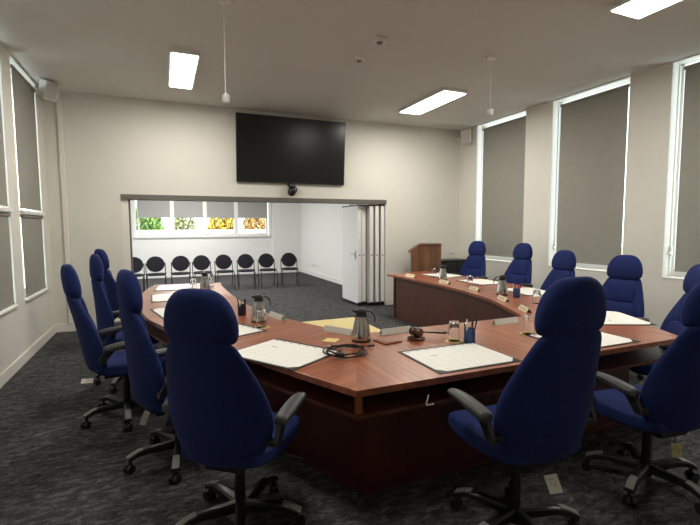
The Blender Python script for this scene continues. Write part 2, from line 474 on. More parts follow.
# ------------------------------------------------------------------ horseshoe table
CX = 2.16
OUT_W = [(1.30, 1.94), (1.50, 2.36), (1.73, 2.87), (1.96, 3.39), (2.17, 3.87)]
OUT_A = [(2.17, 3.87), (2.29, 4.25), (2.37, 4.72), (2.415, 5.3), (2.41, 5.9), (2.36, 6.4), (2.27, 6.85)]
IN_W = [(.82, 3.0), (1.08, 3.57), (1.20, 3.87)]
IN_A = [(1.20, 3.87), (1.29, 4.25), (1.36, 4.68), (1.40, 5.3), (1.41, 5.9), (1.41, 6.35), (1.385, 6.68)]
def spline(pts, k=5):
    P = [Vector(p) for p in pts]; P = [P[0]*2-P[1]] + P + [P[-1]*2-P[-2]]
    out = []
    for i in range(1, len(P)-2):
        a, b, c, d = P[i-1:i+3]
        for j in range(k):
            t = j/k
            out.append(tuple(.5*((2*b) + (c-a)*t + (2*a-5*b+4*c-d)*t*t + (3*b-a-3*c+d)*t**3)))
    return out + [tuple(pts[-1])]
OUT_A, IN_A = spline(OUT_A), spline(IN_A)
side = lambda s, pts: [(CX + s*u, y) for u, y in pts]
def offset(pts, d):
    """shift a polyline to its left by d (as seen walking along it)"""
    out = []
    for i, p in enumerate(pts):
        ns = []
        for q, r in ((i-1, i), (i, i+1)):
            if q >= 0 and r < len(pts):
                e = Vector(pts[r]) - Vector(pts[q])
                if e.length > 1e-9: e.normalize(); ns.append(Vector((-e.y, e.x)))
        n = sum(ns, Vector((0, 0)))
        n.normalize(); k = max(.5, n.dot(ns[0]))
        out.append(tuple(Vector(p) + n*d/k))
    return out
T = thing('horseshoe_table', 'large horseshoe-shaped mahogany council table filling the middle of the room', 'table', (CX, 3.0, 0))
def tpart(name, bm, mat, **k):
    bmesh.ops.translate(bm, verts=bm.verts, vec=(-CX, -3.0, 0))
    return obj(name, bm, mat, T, **k)
ZT = .74
front = [(CX-1.30, 1.94), (CX+1.30, 1.94), (CX+.82, 3.0), (CX-.82, 3.0)]
bm = B(); prism(bm, front, ZT-.036, ZT); tpart('tabletop', bm, wood('tabletop_front', TW_D, TW_L, PI/2, .3, coat=.3), smooth=False, bevel=.002)
for s in (-1, 1):
    ang = math.atan2(.42, -.9*s) if s > 0 else math.atan2(.42, .9)
    poly = side(s, OUT_W) + side(s, IN_W)[::-1]
    bm = B(); prism(bm, poly, ZT-.036, ZT); tpart('tabletop', bm, wood('tabletop_wing', TW_D, TW_L, ang, .3, coat=.3), smooth=False, bevel=.002)
    poly = side(s, OUT_A) + side(s, IN_A)[::-1]
    bm = B(); prism(bm, poly, ZT-.036, ZT); tpart('tabletop', bm, wood('tabletop_arm', TW_D, TW_L, .12*s, .3, coat=.3), smooth=False, bevel=.002)
outer = side(-1, OUT_A)[::-1] + side(-1, OUT_W)[::-1][1:] + side(1, OUT_W) + side(1, OUT_A)[1:]      # left far -> front -> right far
inner = side(-1, IN_A)[::-1] + side(-1, IN_W)[::-1][1:] + side(1, IN_W) + side(1, IN_A)[1:]
def strip(path, t, z0, z1):
    """a vertical sheet of thickness t standing on a path"""
    q = offset(path, t); bm = B()
    rings = [[(a[0], a[1], z0), (a[0], a[1], z1), (b[0], b[1], z1), (b[0], b[1], z0)] for a, b in zip(path, q)]
    return loft(bm, rings)
ip = offset(inner, -.075); op = offset(outer, .27)
ip2 = [(x, min(y, 6.56)) for x, y in ip]; op2 = [(x, min(y, 6.66)) for x, y in op]
tpart('inner_panel', strip(ip2, -.025, 0, ZT-.036), M['body'])
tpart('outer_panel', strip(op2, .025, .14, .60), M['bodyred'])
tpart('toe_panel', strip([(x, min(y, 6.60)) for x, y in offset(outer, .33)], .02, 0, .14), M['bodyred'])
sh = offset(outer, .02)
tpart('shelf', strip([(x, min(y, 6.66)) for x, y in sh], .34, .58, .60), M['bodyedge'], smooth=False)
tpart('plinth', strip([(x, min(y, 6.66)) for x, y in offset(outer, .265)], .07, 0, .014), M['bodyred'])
for s in (-1, 1):
    bm = B(); e0, e1 = Vector(side(s, [(2.10, 6.66)])[0]), Vector(side(s, [(1.45, 6.565)])[0])
    d = (e1-e0).normalized(); nrm = Vector((-d.y, d.x))*.025
    prism(bm, [tuple(e0), tuple(e1), tuple(e1+nrm), tuple(e0+nrm)], 0, ZT-.036); tpart('end_panel', bm, M['body'])
    for u, y in ((1.268, 1.99), (2.125, 3.9)):
        bm = B(); cbox(bm, (CX+s*u, y, .652), (.038, .038, .104), .22*s); tpart('shelf_post', bm, wood('post', TW_D, TW_L, 0, .3, vertical=True), bevel=.003)
bm = B(); tube(bm, [(1.285, 1.935, .7045), (1.275, 1.93, .655)], .0015, 6); tpart('hook_cord', bm, M['black'])
bm = B(); tube(bm, [(1.276, 1.93, .658), (1.258, 1.925, .612), (1.262, 1.925, .606), (1.305, 1.925, .606)], .004, 8)
tpart('cable_hook', bm, M['white'])['label'] = 'bright little metal hook under the front edge'

# ------------------------------------------------------------------ executive chair
def make_chair():
    t = thing('executive_chair', '', 'chair', (0, 0, 0), 0, 'navy swivel chairs around the table')
    # five-star base
    bm = B(); lathe(bm, [(.012, .055), (.036, .06), (.04, .085), (.036, .125), (.028, .13), (.028, .17), (.03, .172)], n=20); obj('hub', bm, M['black'], t)
    for k in range(5):
        a = PI/2 + 2*PI*k/5
        R = Matrix.Rotation(a, 4, 'Z')
        rings = []
        for r, z, w, h in ((.02, .105, .028, .03), (.12, .108, .025, .026), (.2, .115, .024, .022), (.26, .108, .026, .02), (.315, .085, .027, .014)):
            rings.append([R @ Vector((r, y*w, z + zz*h)) for y, zz in ((-1, -.6), (-1, .6), (-.6, 1), (.6, 1), (1, .6), (1, -.6))])
        bm = B(); loft(bm, rings); lg = obj('base_leg', bm, M['black'], t)
        bm = B(); rings = []
        for r, z, w in ((.225, .137, .019), (.26, .1295, .02), (.318, .103, .021)):
            rings.append([R @ Vector((r, y*w, z + zz)) for y, zz in ((-1, -.006), (-1, .0), (1, .0), (1, -.006))])
        loft(bm, rings); obj('foot_plate', bm, M['worn'], lg)
        bm = B(); cr = Matrix.Rotation(a + .7*math.sin(k*2.1), 4, 'Z'); c = R @ Vector((.30, 0, 0))
        for sx in (-1, 1):
            p0 = c + cr @ Vector((.012, sx*.006, .028)); p1 = c + cr @ Vector((.012, sx*.026, .028))
            tube(bm, [p0, p1], .028, 14)
        tube(bm, [c + Vector((0, 0, .03)), c + Vector((0, 0, .088))], .011, 8)
        obj('castor', bm, M['black'], lg)
    bm = B(); lathe(bm, [(.026, .16), (.026, .30), (.021, .305), (.021, .42)], n=18); obj('gas_column', bm, M['black'], t)
    bm = B(); box(bm, -.10, .10, -.16, .13, .375, .41); tube(bm, [(.08, .02, .39), (.30, .04, .385)], .007, 8); cbox(bm, (.31, .04, .385), (.07, .025, .012))
    obj('mechanism', bm, M['black'], t, bevel=.005)
    # seat
    rings = []
    for y, hw, z0, z1 in ((-.23, .16, .455, .49), (-.22, .20, .43, .505), (-.1, .245, .40, .505), (.08, .257, .39, .51), (.2, .255, .395, .515), (.265, .24, .415, .505), (.285, .205, .445, .48)):
        ring = []
        n = 18
        for k in range(n):
            a = 2*PI*(k+.5)/n; c, s = math.cos(a), math.sin(a)
            x = hw*math.copysign(abs(c)**.62, c); z = (z0+z1)/2 + (z1-z0)/2*math.copysign(abs(s)**.62, s)
            if s > 0: z += .02*(x/hw)**2
            ring.append((x, y, z))
        rings.append(ring)
    bm = B(); loft(bm, rings); obj('seat', bm, M['navy'], t, sub=2)
    # backrest: (y, z, halfwidth, halfthick, sweep)
    rings = []
    for y, z, hw, ht, sw in ((-.205, .435, .09, .03, .01), (-.21, .442, .15, .05, .03), (-.22, .475, .202, .055, .055), (-.233, .53, .245, .055, .08), (-.248, .60, .271, .053, .09),
                             (-.258, .67, .279, .052, .09), (-.27, .75, .271, .05, .085), (-.287, .86, .238, .048, .06), (-.303, .95, .204, .048, .034), (-.313, 1.01, .181, .048, .018), (-.318, 1.045, .160, .044, .01), (-.32, 1.057, .125, .03, .005)):
        rings.append(sring(0, y, z, hw, ht, 2.5, 20, sw, -.2))
    bm = B(); loft(bm, rings); obj('backrest', bm, M['navy'], t, sub=2)
    # front upholstery pads
    rings = []
    for y, z, hw, ht in ((-.244, .80, .14, .015), (-.246, .815, .165, .03), (-.258, .89, .168, .032), (-.27, .97, .155, .03), (-.282, 1.02, .135, .022), (-.285, 1.03, .10, .01)):
        rings.append(sring(0, y, z, hw, ht, 2.8, 16, .02, -.3))
    bm = B(); loft(bm, rings); obj('upper_back_pad', bm, M['navy'], t, sub=1)
    rings = []
    for y, z, hw, ht in ((-.195, .52, .15, .015), (-.19, .535, .18, .03), (-.196, .62, .19, .035), (-.213, .72, .178, .035), (-.228, .785, .158, .028), (-.234, .795, .13, .012)):
        rings.append(sring(0, y, z, hw, ht, 2.8, 16, .035, -.3))
    bm = B(); loft(bm, rings); obj('lower_back_pad', bm, M['navy'], t, sub=1)
    # headrest
    rings = []
    for y, z, hw, ht in ((-.316, 1.04, .10, .02), (-.316, 1.042, .150, .044), (-.316, 1.062, .174, .056), (-.319, 1.11, .182, .061), (-.323, 1.165, .175, .061), (-.33, 1.22, .154, .055), (-.335, 1.26, .124, .044), (-.338, 1.283, .085, .028), (-.339, 1.29, .05, .013)):
        rings.append(sring(0, y, z, hw, ht, 2.7, 20, .018, -.2))
    bm = B(); loft(bm, rings); obj('headrest', bm, M['navy'], t, sub=2)
    for s in (-1, 1):
        rings = []
        for y, z, w, h in ((-.165, .658, .024, .018), (-.16, .66, .034, .028), (-.09, .670, .039, .028), (0, .681, .039, .026), (.07, .686, .034, .02), (.12, .684, .028, .016), (.135, .68, .018, .009)):
            rings.append([(s*.303 + w*cx, y, z + h*cz) for cx, cz in ((-1, -.5), (-1, .4), (-.6, .95), (.6, .95), (1, .4), (1, -.5), (.5, -1), (-.5, -1))])
        bm = B(); loft(bm, rings); ar = obj('armrest', bm, M['darkgrey'], t, sub=1)
        bm = B(); rings = []
        for y, z, w, l in ((-.115, .655, .013, .042), (-.135, .63, .013, .036), (-.165, .585, .012, .028), (-.178, .555, .011, .02)):
            rings.append([(s*(.297) + w*a_, y + l*b_, z) for a_, b_ in ((-1, -1), (1, -1), (1, 1), (-1, 1))])
        loft(bm, rings); cbox(bm, (s*.272, -.178, .565), (.06, .035, .03)); obj('arm_bracket', bm, M['black'], ar, bevel=.004)
    return t
proto = make_chair()
def hd(dx, dy): return math.atan2(dy, dx) - PI/2      # heading vector -> rotation about z
LOWER = ('hub', 'base_leg')
chairs = {}
# key: (hub xy, heading, lift, base turn in degrees, label)
CH = [
 ('A', (0.33, 2.24), 52, 0.000, 25, 0, 'large navy chair in the left foreground seen from behind, by the cable coil'),
 ('B', (0.06, 3.08), 14, -0.010, 30, -4, 'navy chair immediately left of the big left foreground chair, its headrest lower'),
 ('C', (-0.31, 3.97), 10, -0.005, 41, 2, 'leftmost navy chair, leaning back beside the left wall'),
 ('D', (-0.33, 4.86), 8, -0.005, 10, -5, 'navy chair with narrow profile headrest right of the leftmost chair'),
 ('E', (-0.43, 6.55), 22, -0.005, 30, 0, 'farthest navy chair on the left side, just behind the narrow profile headrest'),
 ('F', (1.60, 1.63), 87, 0.050, 30, 0, 'large navy chair in the right foreground at the front calendar pad, white tag hanging below'),
 ('G', (2.63, 1.64), 84, -0.010, 37, 0, 'navy chair cut by the right edge of the photo, yellowed tag near its base'),
 ('H', (3.80, 2.33), 150, -0.060, 0, 0, 'navy chair mostly hidden behind the chair at the right photo edge'),
 ('I', (4.22, 3.10), 188, -0.050, 0, 0, 'navy chair facing the camera between the right-hand calendar sheets and the wall'),
 ('J', (4.58, 4.22), 182, -0.060, 0, 0, 'navy chair facing left in front of the middle right window'),
 ('K', (4.93, 5.28), 186, -0.005, 0, 0, 'navy chair in front of the pier between the two farther right windows'),
 ('L', (4.93, 6.31), 196, 0.000, 0, 0, 'navy chair farthest along the right side, beside the black cabinet'),
]
POSE = {}
UPPER = ('backrest', 'upper_back_pad', 'lower_back_pad', 'headrest', 'armrest')
for i, (k, (x, y), h, lift, bt, tilt, lab) in enumerate(CH):
    o = proto if i == 0 else dup(proto)
    chairs[k] = o
    rz = math.radians(h - 90)
    POSE[k] = (x, y, rz)
    o.location = (x, y, 0); o.rotation_euler = (0, 0, rz); o['label'] = lab
    for c in kids(o):
        base_n = c.name.split('.')[0]
        if base_n in LOWER: c.rotation_euler = (0, 0, math.radians(bt) - rz)
        elif base_n in UPPER and tilt:
            R = Matrix.Rotation(math.radians(tilt), 4, 'X'); pv = Vector((0, -.1, .45))
            c.location = pv - R @ pv + Vector((0, 0, lift)); c.rotation_euler = (math.radians(tilt), 0, 0)
        elif base_n != 'gas_column': c.location = (0, 0, lift)
def chair_tag(k, wpos, rot, mat, s=(.05, .085), label='white paper tag with a scribbled mark'):
    o = chairs[k]; x, y, rz = POSE[k]
    inv = Matrix.Rotation(-rz, 4, 'Z') @ Matrix.Translation((-x, -y, 0))
    m = inv @ Matrix.Translation(wpos) @ rot
    pos = m.translation.copy()
    bm = B(); box(bm, -s[0]/2, s[0]/2, -.001, .001, -s[1], 0, 0, m)
    t = obj('paper_tag', bm, M[mat], o, smooth=False); t['label'] = label
    bm = B(); z = -s[1]*.5
    pts = [(-.012, z+.015), (-.004, z-.012), (.0, z+.004), (.006, z-.014), (.014, z+.014)]
    tube(bm, [m @ Vector((px, -.0022, pz)) for px, pz in pts], .0011, 5)
    tube(bm, [m @ Vector((px, -.0022, pz)) for px, pz in ((-.012, z+.022), (.008, z+.02))], .0011, 5); obj('handwriting', bm, M['ink'], t)
    bm = B(); tube(bm, [m @ Vector((0, 0, -.006)), Vector(pos) + Vector((0, .0, .03)), Vector((pos[0]*.8, pos[1]*.8, .415))], .0012, 5); obj('tag_string', bm, M['black'], t)
# ------------------------------------------------------------------ visitor chairs
def make_visitor():
    t = thing('visitor_chair', '', 'chair', (0, 0, 0), 0, 'black visitor chairs in a row in the far room')
    bm = B(); rings = []
    for z, k in ((.425, .86), (.43, .97), (.45, 1), (.468, .96), (.473, .8)):
        rings.append([(.215*k*math.copysign(abs(math.cos(2*PI*j/20))**.75, math.cos(2*PI*j/20)), .02 + .21*k*math.copysign(abs(math.sin(2*PI*j/20))**.75, math.sin(2*PI*j/20)), z) for j in range(20)])
    loft(bm, rings); obj('seat', bm, M['black_fab'], t)
    bm = B(); rings = []
    for d, k in ((-.022, .8), (-.016, .95), (0, 1), (.016, .95), (.022, .8)):
        rings.append([(.205*k*math.cos(2*PI*j/24), -.225 + d - .22*(.19*k*math.sin(2*PI*j/24)), .672 + .19*k*math.sin(2*PI*j/24)) for j in range(24)])
    loft(bm, rings); obj('backrest', bm, M['black_fab'], t)
    for s in (-1, 1):
        bm = B(); tube(bm, [(s*.215, -.255, .70), (s*.215, -.225, .56), (s*.215, -.2, .45), (s*.205, -.21, .2), (s*.20, -.245, 0)], .011, 8); tube(bm, [(s*.19, -.24, .66), (s*.216, -.247, .67)], .009, 6); obj('leg', bm, M['black'], t)
        bm = B(); tube(bm, [(s*.20, -.19, .425), (s*.20, .16, .425), (s*.20, .195, .41), (s*.20, .21, .36), (s*.20, .215, 0)], .011, 8); obj('leg', bm, M['black'], t)
        bm = B(); cbox(bm, (s*.226, -.17, .445), (.02, .03, .02)); obj('linking_bracket', bm, M['black'], t)
    return t
vp = make_visitor()
vl = ['leftmost round-back visitor chair, half hidden by the opening', 'round-back visitor chair second from left in the far row', 'round-back visitor chair third from left in the far row', 'round-back visitor chair fourth from left in the far row',
      'round-back visitor chair fourth from right in the far row', 'round-back visitor chair third from right in the far row', 'round-back visitor chair second from right in the far row', 'rightmost round-back visitor chair of the far row']
for i, x in enumerate((-.63, -.150, .395, .905, 1.44, 1.97, 2.525, 3.12)):
    o = vp if i == 0 else dup(vp)
    o.location = (x, 11.38 + .012*((i*5) % 3), 0); o.rotation_euler = (0, 0, PI + .06*math.sin(i*2.3) - (.0 if i < 5 else .05*(i-4))); o['label'] = vl[i]

# ------------------------------------------------------------------ low table, lectern, cabinet
t = thing('side_table', 'low pale yellow table standing inside the horseshoe, behind the steel jug', 'table', (1.47, 3.60, 0))
bm = B(); box(bm, -.27, .27, -.39, .39, .625, .65); obj('tabletop', bm, M['lowtop'], t, bevel=.003)
for sx in (-1, 1):
    for sy in (-1, 1):
        bm = B(); box(bm, sx*.23-.02, sx*.23+.02, sy*.35-.02, sy*.35+.02, 0, .625); obj('leg', bm, M['alum'], t)
t = thing('lectern', 'tall walnut lectern with sloping top by the back wall', 'lectern', (4.58, 7.12, 0), -.50)
bm = B()
prof = [(-.25, .0), (.29, .0), (.29, 1.215), (-.09, 1.215), (-.28, 1.085), (-.25, 1.06)]
for y0, y1 in ((-.22, -.195), (.195, .22)):
    lo = [bm.verts.new((x, y0, z)) for x, z in prof]; hi = [bm.verts.new((x, y1, z)) for x, z in prof]
    for i in range(len(prof)):
        j = (i+1) % len(prof); bm.faces.new((lo[i], lo[j], hi[j], hi[i]))
    bm.faces.new(lo); bm.faces.new(hi[::-1])
obj('side_panel', bm, M['lectern'], t, smooth=False, bevel=.003)
bm = B(); box(bm, -.245, -.22, -.195, .195, .05, 1.05); obj('front_panel', bm, M['lectern'], t)
bm = B(); cbox(bm, (-.19, 0, 1.155), (.24, .46, .02), rot=Matrix.Rotation(-math.atan2(.13, .19), 4, 'Y')); obj('reading_top', bm, M['lectern'], t, bevel=.003)
bm = B(); box(bm, -.09, .30, -.235, .235, 1.215, 1.235); obj('top_board', bm, M['lectern'], t, bevel=.003)
bm = B(); box(bm, -.22, .28, -.195, .195, .6, .62); obj('shelf', bm, M['lectern'], t)
bm = B(); box(bm, -.30, -.28, -.235, .235, 1.06, 1.10); obj('book_ledge', bm, M['lectern'], t, bevel=.003)
t = thing('black_cabinet', 'low black cabinet in the corner between the lectern and a navy chair', 'cabinet', (5.38, 7.42, 0))
bm = B(); box(bm, -.30, .30, -.2, .2, .04, .86); obj('body', bm, M['black'], t, bevel=.006)
bm = B(); box(bm, -.32, .32, -.22, .21, .86, .885); obj('top', bm, M['black'], t, bevel=.006)
for s in (-1, 1):
    bm = B(); box(bm, s*.148-.14, s*.148+.14, -.216, -.2, .07, .84); d = obj('door', bm, M['black'], t, bevel=.003)
    bm = B(); tube(bm, [(s*.03, -.222, .5), (s*.03, -.222, .62)], .006, 8); obj('handle', bm, M['steel'], d)
bm = B(); box(bm, -.28, .28, -.18, .18, 0, .04); obj('plinth', bm, M['black'], t)

# ------------------------------------------------------------------ television and wall gear
t = thing('television', 'big black flat television hung on the back wall above the opening', 'television', (2.165, YB, 2.885))
TR = Matrix.Rotation(math.radians(4.5), 4, 'X')
Wt, Ht = .975, .56
bm = B(); box(bm, -Wt, Wt, -.10, -.06, -Ht, Ht, 0, TR); obj('case', bm, M['black'], t, bevel=.004)
bm = B(); box(bm, -Wt+.012, Wt-.012, -.102, -.099, -Ht+.02, Ht-.012, 0, TR); obj('screen', bm, M['screen'], t, smooth=False)
bm = B(); box(bm, -.35, .35, -.062, -.03, -.25, .25, 0, TR); box(bm, -.3, .3, -.035, -.004, -.2, .2); obj('wall_bracket', bm, M['black'], t)
t = thing('conference_camera', 'small black video camera hanging under the television', 'camera', (2.13, YB, 2.20))
bm = B(); box(bm, -.03, .03, -.10, 0, .10, .115); box(bm, -.03, .03, -.012, 0, .02, .115); obj('mount', bm, M['black'], t, bevel=.003)
bm = B(); lathe(bm, [(.02, .10), (.06, .098), (.065, .06), (.05, .05)], (0, -.085, 0), 20); obj('base', bm, M['black'], t)
bm = B()
rings = [[(r*math.cos(2*PI*k/18)*1.0, -.085 + r*math.sin(2*PI*k/18), -.03 + z) for k in range(18)] for r, z in ((.02, -.075), (.05, -.062), (.066, -.03), (.07, 0), (.066, .03), (.05, .062), (.03, .08))]
loft(bm, rings); obj('head', bm, M['black'], t)
bm = B(); tube(bm, [(0, -.15, -.04), (0, -.175, -.045)], .035, 16); obj('lens', bm, M['screen'], t)
bm = B(); tube(bm, [(.05, -.06, .06), (.095, -.05, .05), (.10, -.05, -.01), (.07, -.05, -.05)], .012, 8); obj('arm', bm, M['black'], t)
bm = B(); tube(bm, [(-.03, -.09, .08), (-.035, -.03, .09), (-.03, -.008, .118)], .006, 6); obj('cable', bm, M['black'], t)

def speaker(loc, rz, tilt, label, armto):
    t = thing('wall_speaker', label, 'speaker', loc, rz, 'small white corner speakers')
    R = Matrix.Rotation(tilt, 4, 'X')
    bm = B(); box(bm, -.085, .085, -.075, .075, -.12, .12, 0, R); obj('cabinet', bm, M['whitewarm'], t, bevel=.012)
    bm = B(); box(bm, -.07, .07, -.082, -.074, -.105, .105, 0, R); obj('grille', bm, plain('speaker_grille', (.5, .48, .43), .7), t, bevel=.006)
    bm = B(); tube(bm, [(0, .06, .0), (0, .06 + armto*.5, .02), (0, .06 + armto, .02)], .012, 8); cbox(bm, (0, .06+armto-.005, .02), (.07, .01, .09)); obj('bracket', bm, M['whitewarm'], t)
    return t
speaker((-1.33, 7.17, 3.40), .75, .38, 'white box speaker in the upper left corner by the window', .20)
speaker((5.585, 7.22, 3.33), -.75, .38, 'white box speaker in the upper right corner above the lectern', .19)
bm = B(); box(bm, 5.66, XR, YB-.06, YB, 3.25, 3.38); tag(obj('junction_box', bm, M['whitewarm'], bevel=.008), 'small white box high in the right back corner under the ceiling', 'junction box')

def socket(loc, rz, label):
    t = thing('wall_socket', label, 'socket', loc, rz)
    bm = B(); box(bm, -.06, .06, -.01, 0, -.037, .037); obj('plate', bm, M['white'], t, bevel=.004)
    bm = B(); box(bm, -.045, -.015, -.013, -.009, -.02, .015); box(bm, .015, .045, -.013, -.009, -.02, .015); obj('outlet', bm, M['worn'], t)
socket((5.60, YB, .99), 0, 'white power socket on the back wall above the black cabinet')
socket((FX1, 13.25, .34), PI/2, 'power socket low on the right wall of the far room')

# ceiling things
def light(x0, x1, y0, y1, label, k=1.0):
    t = thing('ceiling_light', label, 'ceiling light', ((x0+x1)/2, (y0+y1)/2, ZC), 0, 'rectangular ceiling light panels')
    w, l = (x1-x0)/2, (y1-y0)/2
    bm = B(); box(bm, -w-.025, w+.025, -l-.02, l+.02, -.05, 0); obj('housing', bm, M['white'], t, bevel=.005)
    bm = B(); box(bm, -w, w, -l, l, -.056, -.05); obj('diffuser', bm, M['diffuser'], t, smooth=False)
    la = bpy.data.lights.new('panel_lamp', 'AREA'); la.shape = 'RECTANGLE'; la.size = 2*w; la.size_y = 2*l; la.energy = LAMP*k; la.color = (1, .95, .87)
    lo = bpy.data.objects.new('panel_lamp', la); C.objects.link(lo); lo.parent = t; lo.location = (0, 0, -.06)
LAMP = 47
light(.175, .45, 5.40, 6.66, 'lit ceiling panel on the left, nearest the television')
light(3.78, 4.155, 5.40, 6.66, 'lit ceiling panel right of the television')
light(3.80, 4.165, 1.62, 2.87, 'lit ceiling panel cut by the upper right photo edge')
light(.175, .45, 1.62, 2.87, 'lit ceiling panel above the left foreground chairs, above the photo edge', .55)
def pendant(x, y, zb, label):
    t = thing('hanging_microphone', label, 'microphone', (x, y, ZC), 0, 'hanging ceiling microphones')
    L = ZC - zb
    bm = B(); lathe(bm, [(.06, 0), (.06, -.02), (.045, -.03), (.01, -.034)], n=20); obj('ceiling_rose', bm, M['whitewarm'], t)
    bm = B(); tube(bm, [(0, 0, -.03), (0, 0, -L+.07)], .0035, 6); obj('cord', bm, M['white'], t)
    bm = B(); lathe(bm, [(.012, -L+.075), (.03, -L+.07), (.034, -L+.045), (.033, -L+.01), (.024, -L), (.008, -L-.002)], n=18); obj('capsule', bm, M['white'], t)
pendant(.565, 4.10, 2.65, 'white microphone hanging on a cord left of the television')
pendant(3.63, 4.25, 2.86, 'white microphone hanging on a cord before the far right window')
t = thing('smoke_detector', 'round white detector on the ceiling, the lower left one of two', 'detector', (2.20, 4.85, ZC))
bm = B(); lathe(bm, [(.075, 0), (.075, -.015), (.06, -.035), (.02, -.045)], n=24); obj('body', bm, M['whitewarm'], t)
bm = B(); lathe(bm, [(.03, -.04), (.03, -.052), (.02, -.056)], n=16); obj('sensor', bm, M['worn'], t)
t = thing('ceiling_sensor', 'square white sensor box on the ceiling, upper right of the round detector', 'sensor', (2.185, 4.29, ZC))
bm = B(); box(bm, -.07, .07, -.05, .05, -.045, 0); obj('body', bm, M['whitewarm'], t, bevel=.008)
bm = B(); lathe(bm, [(.035, -.04), (.035, -.055), (.015, -.065)], n=16); obj('lens', bm, M['worn'], t)

# ------------------------------------------------------------------ things on the table
def pad(x, y, ang, label, L=.59, W=.475):
    t = thing('desk_pad', label, 'desk pad', (x, y, ZT), ang, 'calendar desk pads')
    bm = B(); box(bm, -L/2, L/2, -W/2, W/2, 0, .004); obj('mat', bm, plain('pad_black', (.02, .02, .02), .5) if 'pad_black' not in bpy.data.materials else bpy.data.materials['pad_black'], t, bevel=.001)
    bm = B(); e = .03
    c = .05
    l, w = L/2-.014, W/2-.014
    prism(bm, [(-l+c, -w), (l-c, -w), (l, -w+c), (l, w-.02), (-l, w-.02), (-l, -w+c)], .004, .0065); p = obj('calendar_sheet', bm, M['calendar'], t, smooth=False); p['label'] = 'white calendar sheet with printed grid'
    return t
pad(.70, 2.735, math.atan2(-.84, .54), 'calendar pad at the left foreground chair, beside the black cable')
pad(1.675, 2.215, -.005, 'calendar pad in front of the gavel and blue pen cup')
pad(2.76, 2.22, 0, 'calendar pad just right of the right foreground chair')
pad(3.60, 2.63, math.atan2(.9, .42), 'calendar pad at the right table corner, before the chair facing the camera')
pad(.40, 3.56, math.atan2(-.9, .42), 'calendar pad partly hidden right of the left foreground headrest')
pad(.16, 4.52, -1.36, 'nearest of the three calendar pads on the far left table arm')
pad(.10, 5.50, -1.55, 'middle of the three calendar pads on the far left table arm')
pad(.14, 6.40, -1.65, 'farthest of the three calendar pads on the far left table arm')
pad(4.26, 6.10, 1.68, 'farthest calendar pad on the right table arm, near the lectern')
pad(4.27, 5.12, 1.55, 'middle calendar pad on the right table arm')
pad(4.17, 4.12, 1.40, 'calendar pad on the right arm beside the steel jug and blue pen cup')

def jug(x, y, ang, label):
    t = thing('steel_jug', label, 'jug', (x, y, ZT), ang, 'steel vacuum jugs')
    bm = B(); lathe(bm, [(.060, 0), (.067, .003), (.068, .02), (.066, .05), (.058, .10), (.047, .15), (.040, .178), (.040, .182)], n=32); obj('body', bm, M['steel'], t)
    bm = B(); lathe(bm, [(.068, .0), (.0695, .004), (.069, .014), (.067, .015)], n=32); obj('foot_ring', bm, M['black'], t)
    bm = B(); lathe(bm, [(.0405, .178), (.041, .185), (.038, .205), (.034, .222), (.028, .23), (.010, .236)], n=24)
    loft(bm, [[(-.03, -.02, .20), (-.03, .02, .20), (-.03, .016, .222), (-.03, -.016, .222)], [(-.062, -.008, .214), (-.062, .008, .214), (-.062, .006, .224), (-.062, -.006, .224)]])
    obj('lid', bm, M['black'], t)
    bm = B(); rings = []
    for px, pz, w, h in ((.028, .215, .012, .008), (.06, .218, .012, .007), (.085, .20, .012, .008), (.098, .17, .012, .008), (.10, .145, .011, .007), (.094, .125, .009, .006)):
        rings.append([(px + h*.7*c, w*d, pz + h*e) for c, d, e in ((1, -1, .6), (1, 1, .6), (-1, 1, -.6), (-1, -1, -.6))])
    loft(bm, rings); obj('handle', bm, M['black'], t, sub=1)
    return t
right = -.40
jug(1.285, 2.81, right, 'large steel jug in the centre of the table front corner')
jug(.75, 3.76, right+.3, 'steel jug behind the inverted glass on the left wing, beside the black pen cup')
jug(.50, 6.02, right, 'farthest left steel jug, seen just above the left foreground headrest')
jug(3.90, 5.55, 2.2, 'farthest right steel jug, near the lectern')
jug(3.69, 4.05, 2.6, 'steel jug on the right arm beside the blue cup with red pen')

def tumbler(x, y, label, r=.043, h=.14, coaster=True, clabel=None):
    z = ZT
    if coaster:
        bm = B(); cbox(bm, (0, 0, .002), (.105, .105, .004), .5)
        c = obj('coaster', bm, M['yellow'], loc=(x, y, ZT), smooth=False); tag(c, clabel, 'coaster', 'yellow square coasters'); z += .004
    t = thing('drinking_glass', label, 'glass', (x, y, z), 0, 'upturned drinking glasses')
    bm = B(); lathe(bm, [(r, .0), (r*.98, .03), (r*.86, h*.85), (r*.82, h-.004), (r*.76, h), (r*.3, h-.001), (r*.25, h-.013), (r*.74, h-.015), (r*.8, h*.82), (r*.92, .03), (r*.935, 0)], n=28)
    obj('glass_body', bm, M['glass'], t)
tumbler(.72, 3.52, 'upturned glass on a yellow coaster on the left wing, before a steel jug', clabel='yellow coaster under the left wing glass')
tumbler(1.88, 2.53, 'upturned glass just left of the blue pen cup', clabel='yellow coaster under the glass beside the blue pen cup')
tumbler(2.51, 2.47, 'upturned glass partly hidden behind the right foreground chair', clabel='yellow coaster under the glass beside the right foreground chair')
tumbler(3.60, 3.44, 'upturned glass on the right arm above the right foreground headrest', coaster=False)
tumbler(3.86, 4.86, 'upturned glass between the two steel jugs on the right arm', coaster=False)
tumbler(4.03, 5.97, 'upturned glass on the far right arm, left of the farthest jug', coaster=False)
tumbler(.36, 6.10, 'upturned glass on the far left arm, left of the farthest left jug', coaster=False)
tumbler(.60, 6.28, 'upturned glass on the far left arm, right of the farthest left jug', coaster=False)
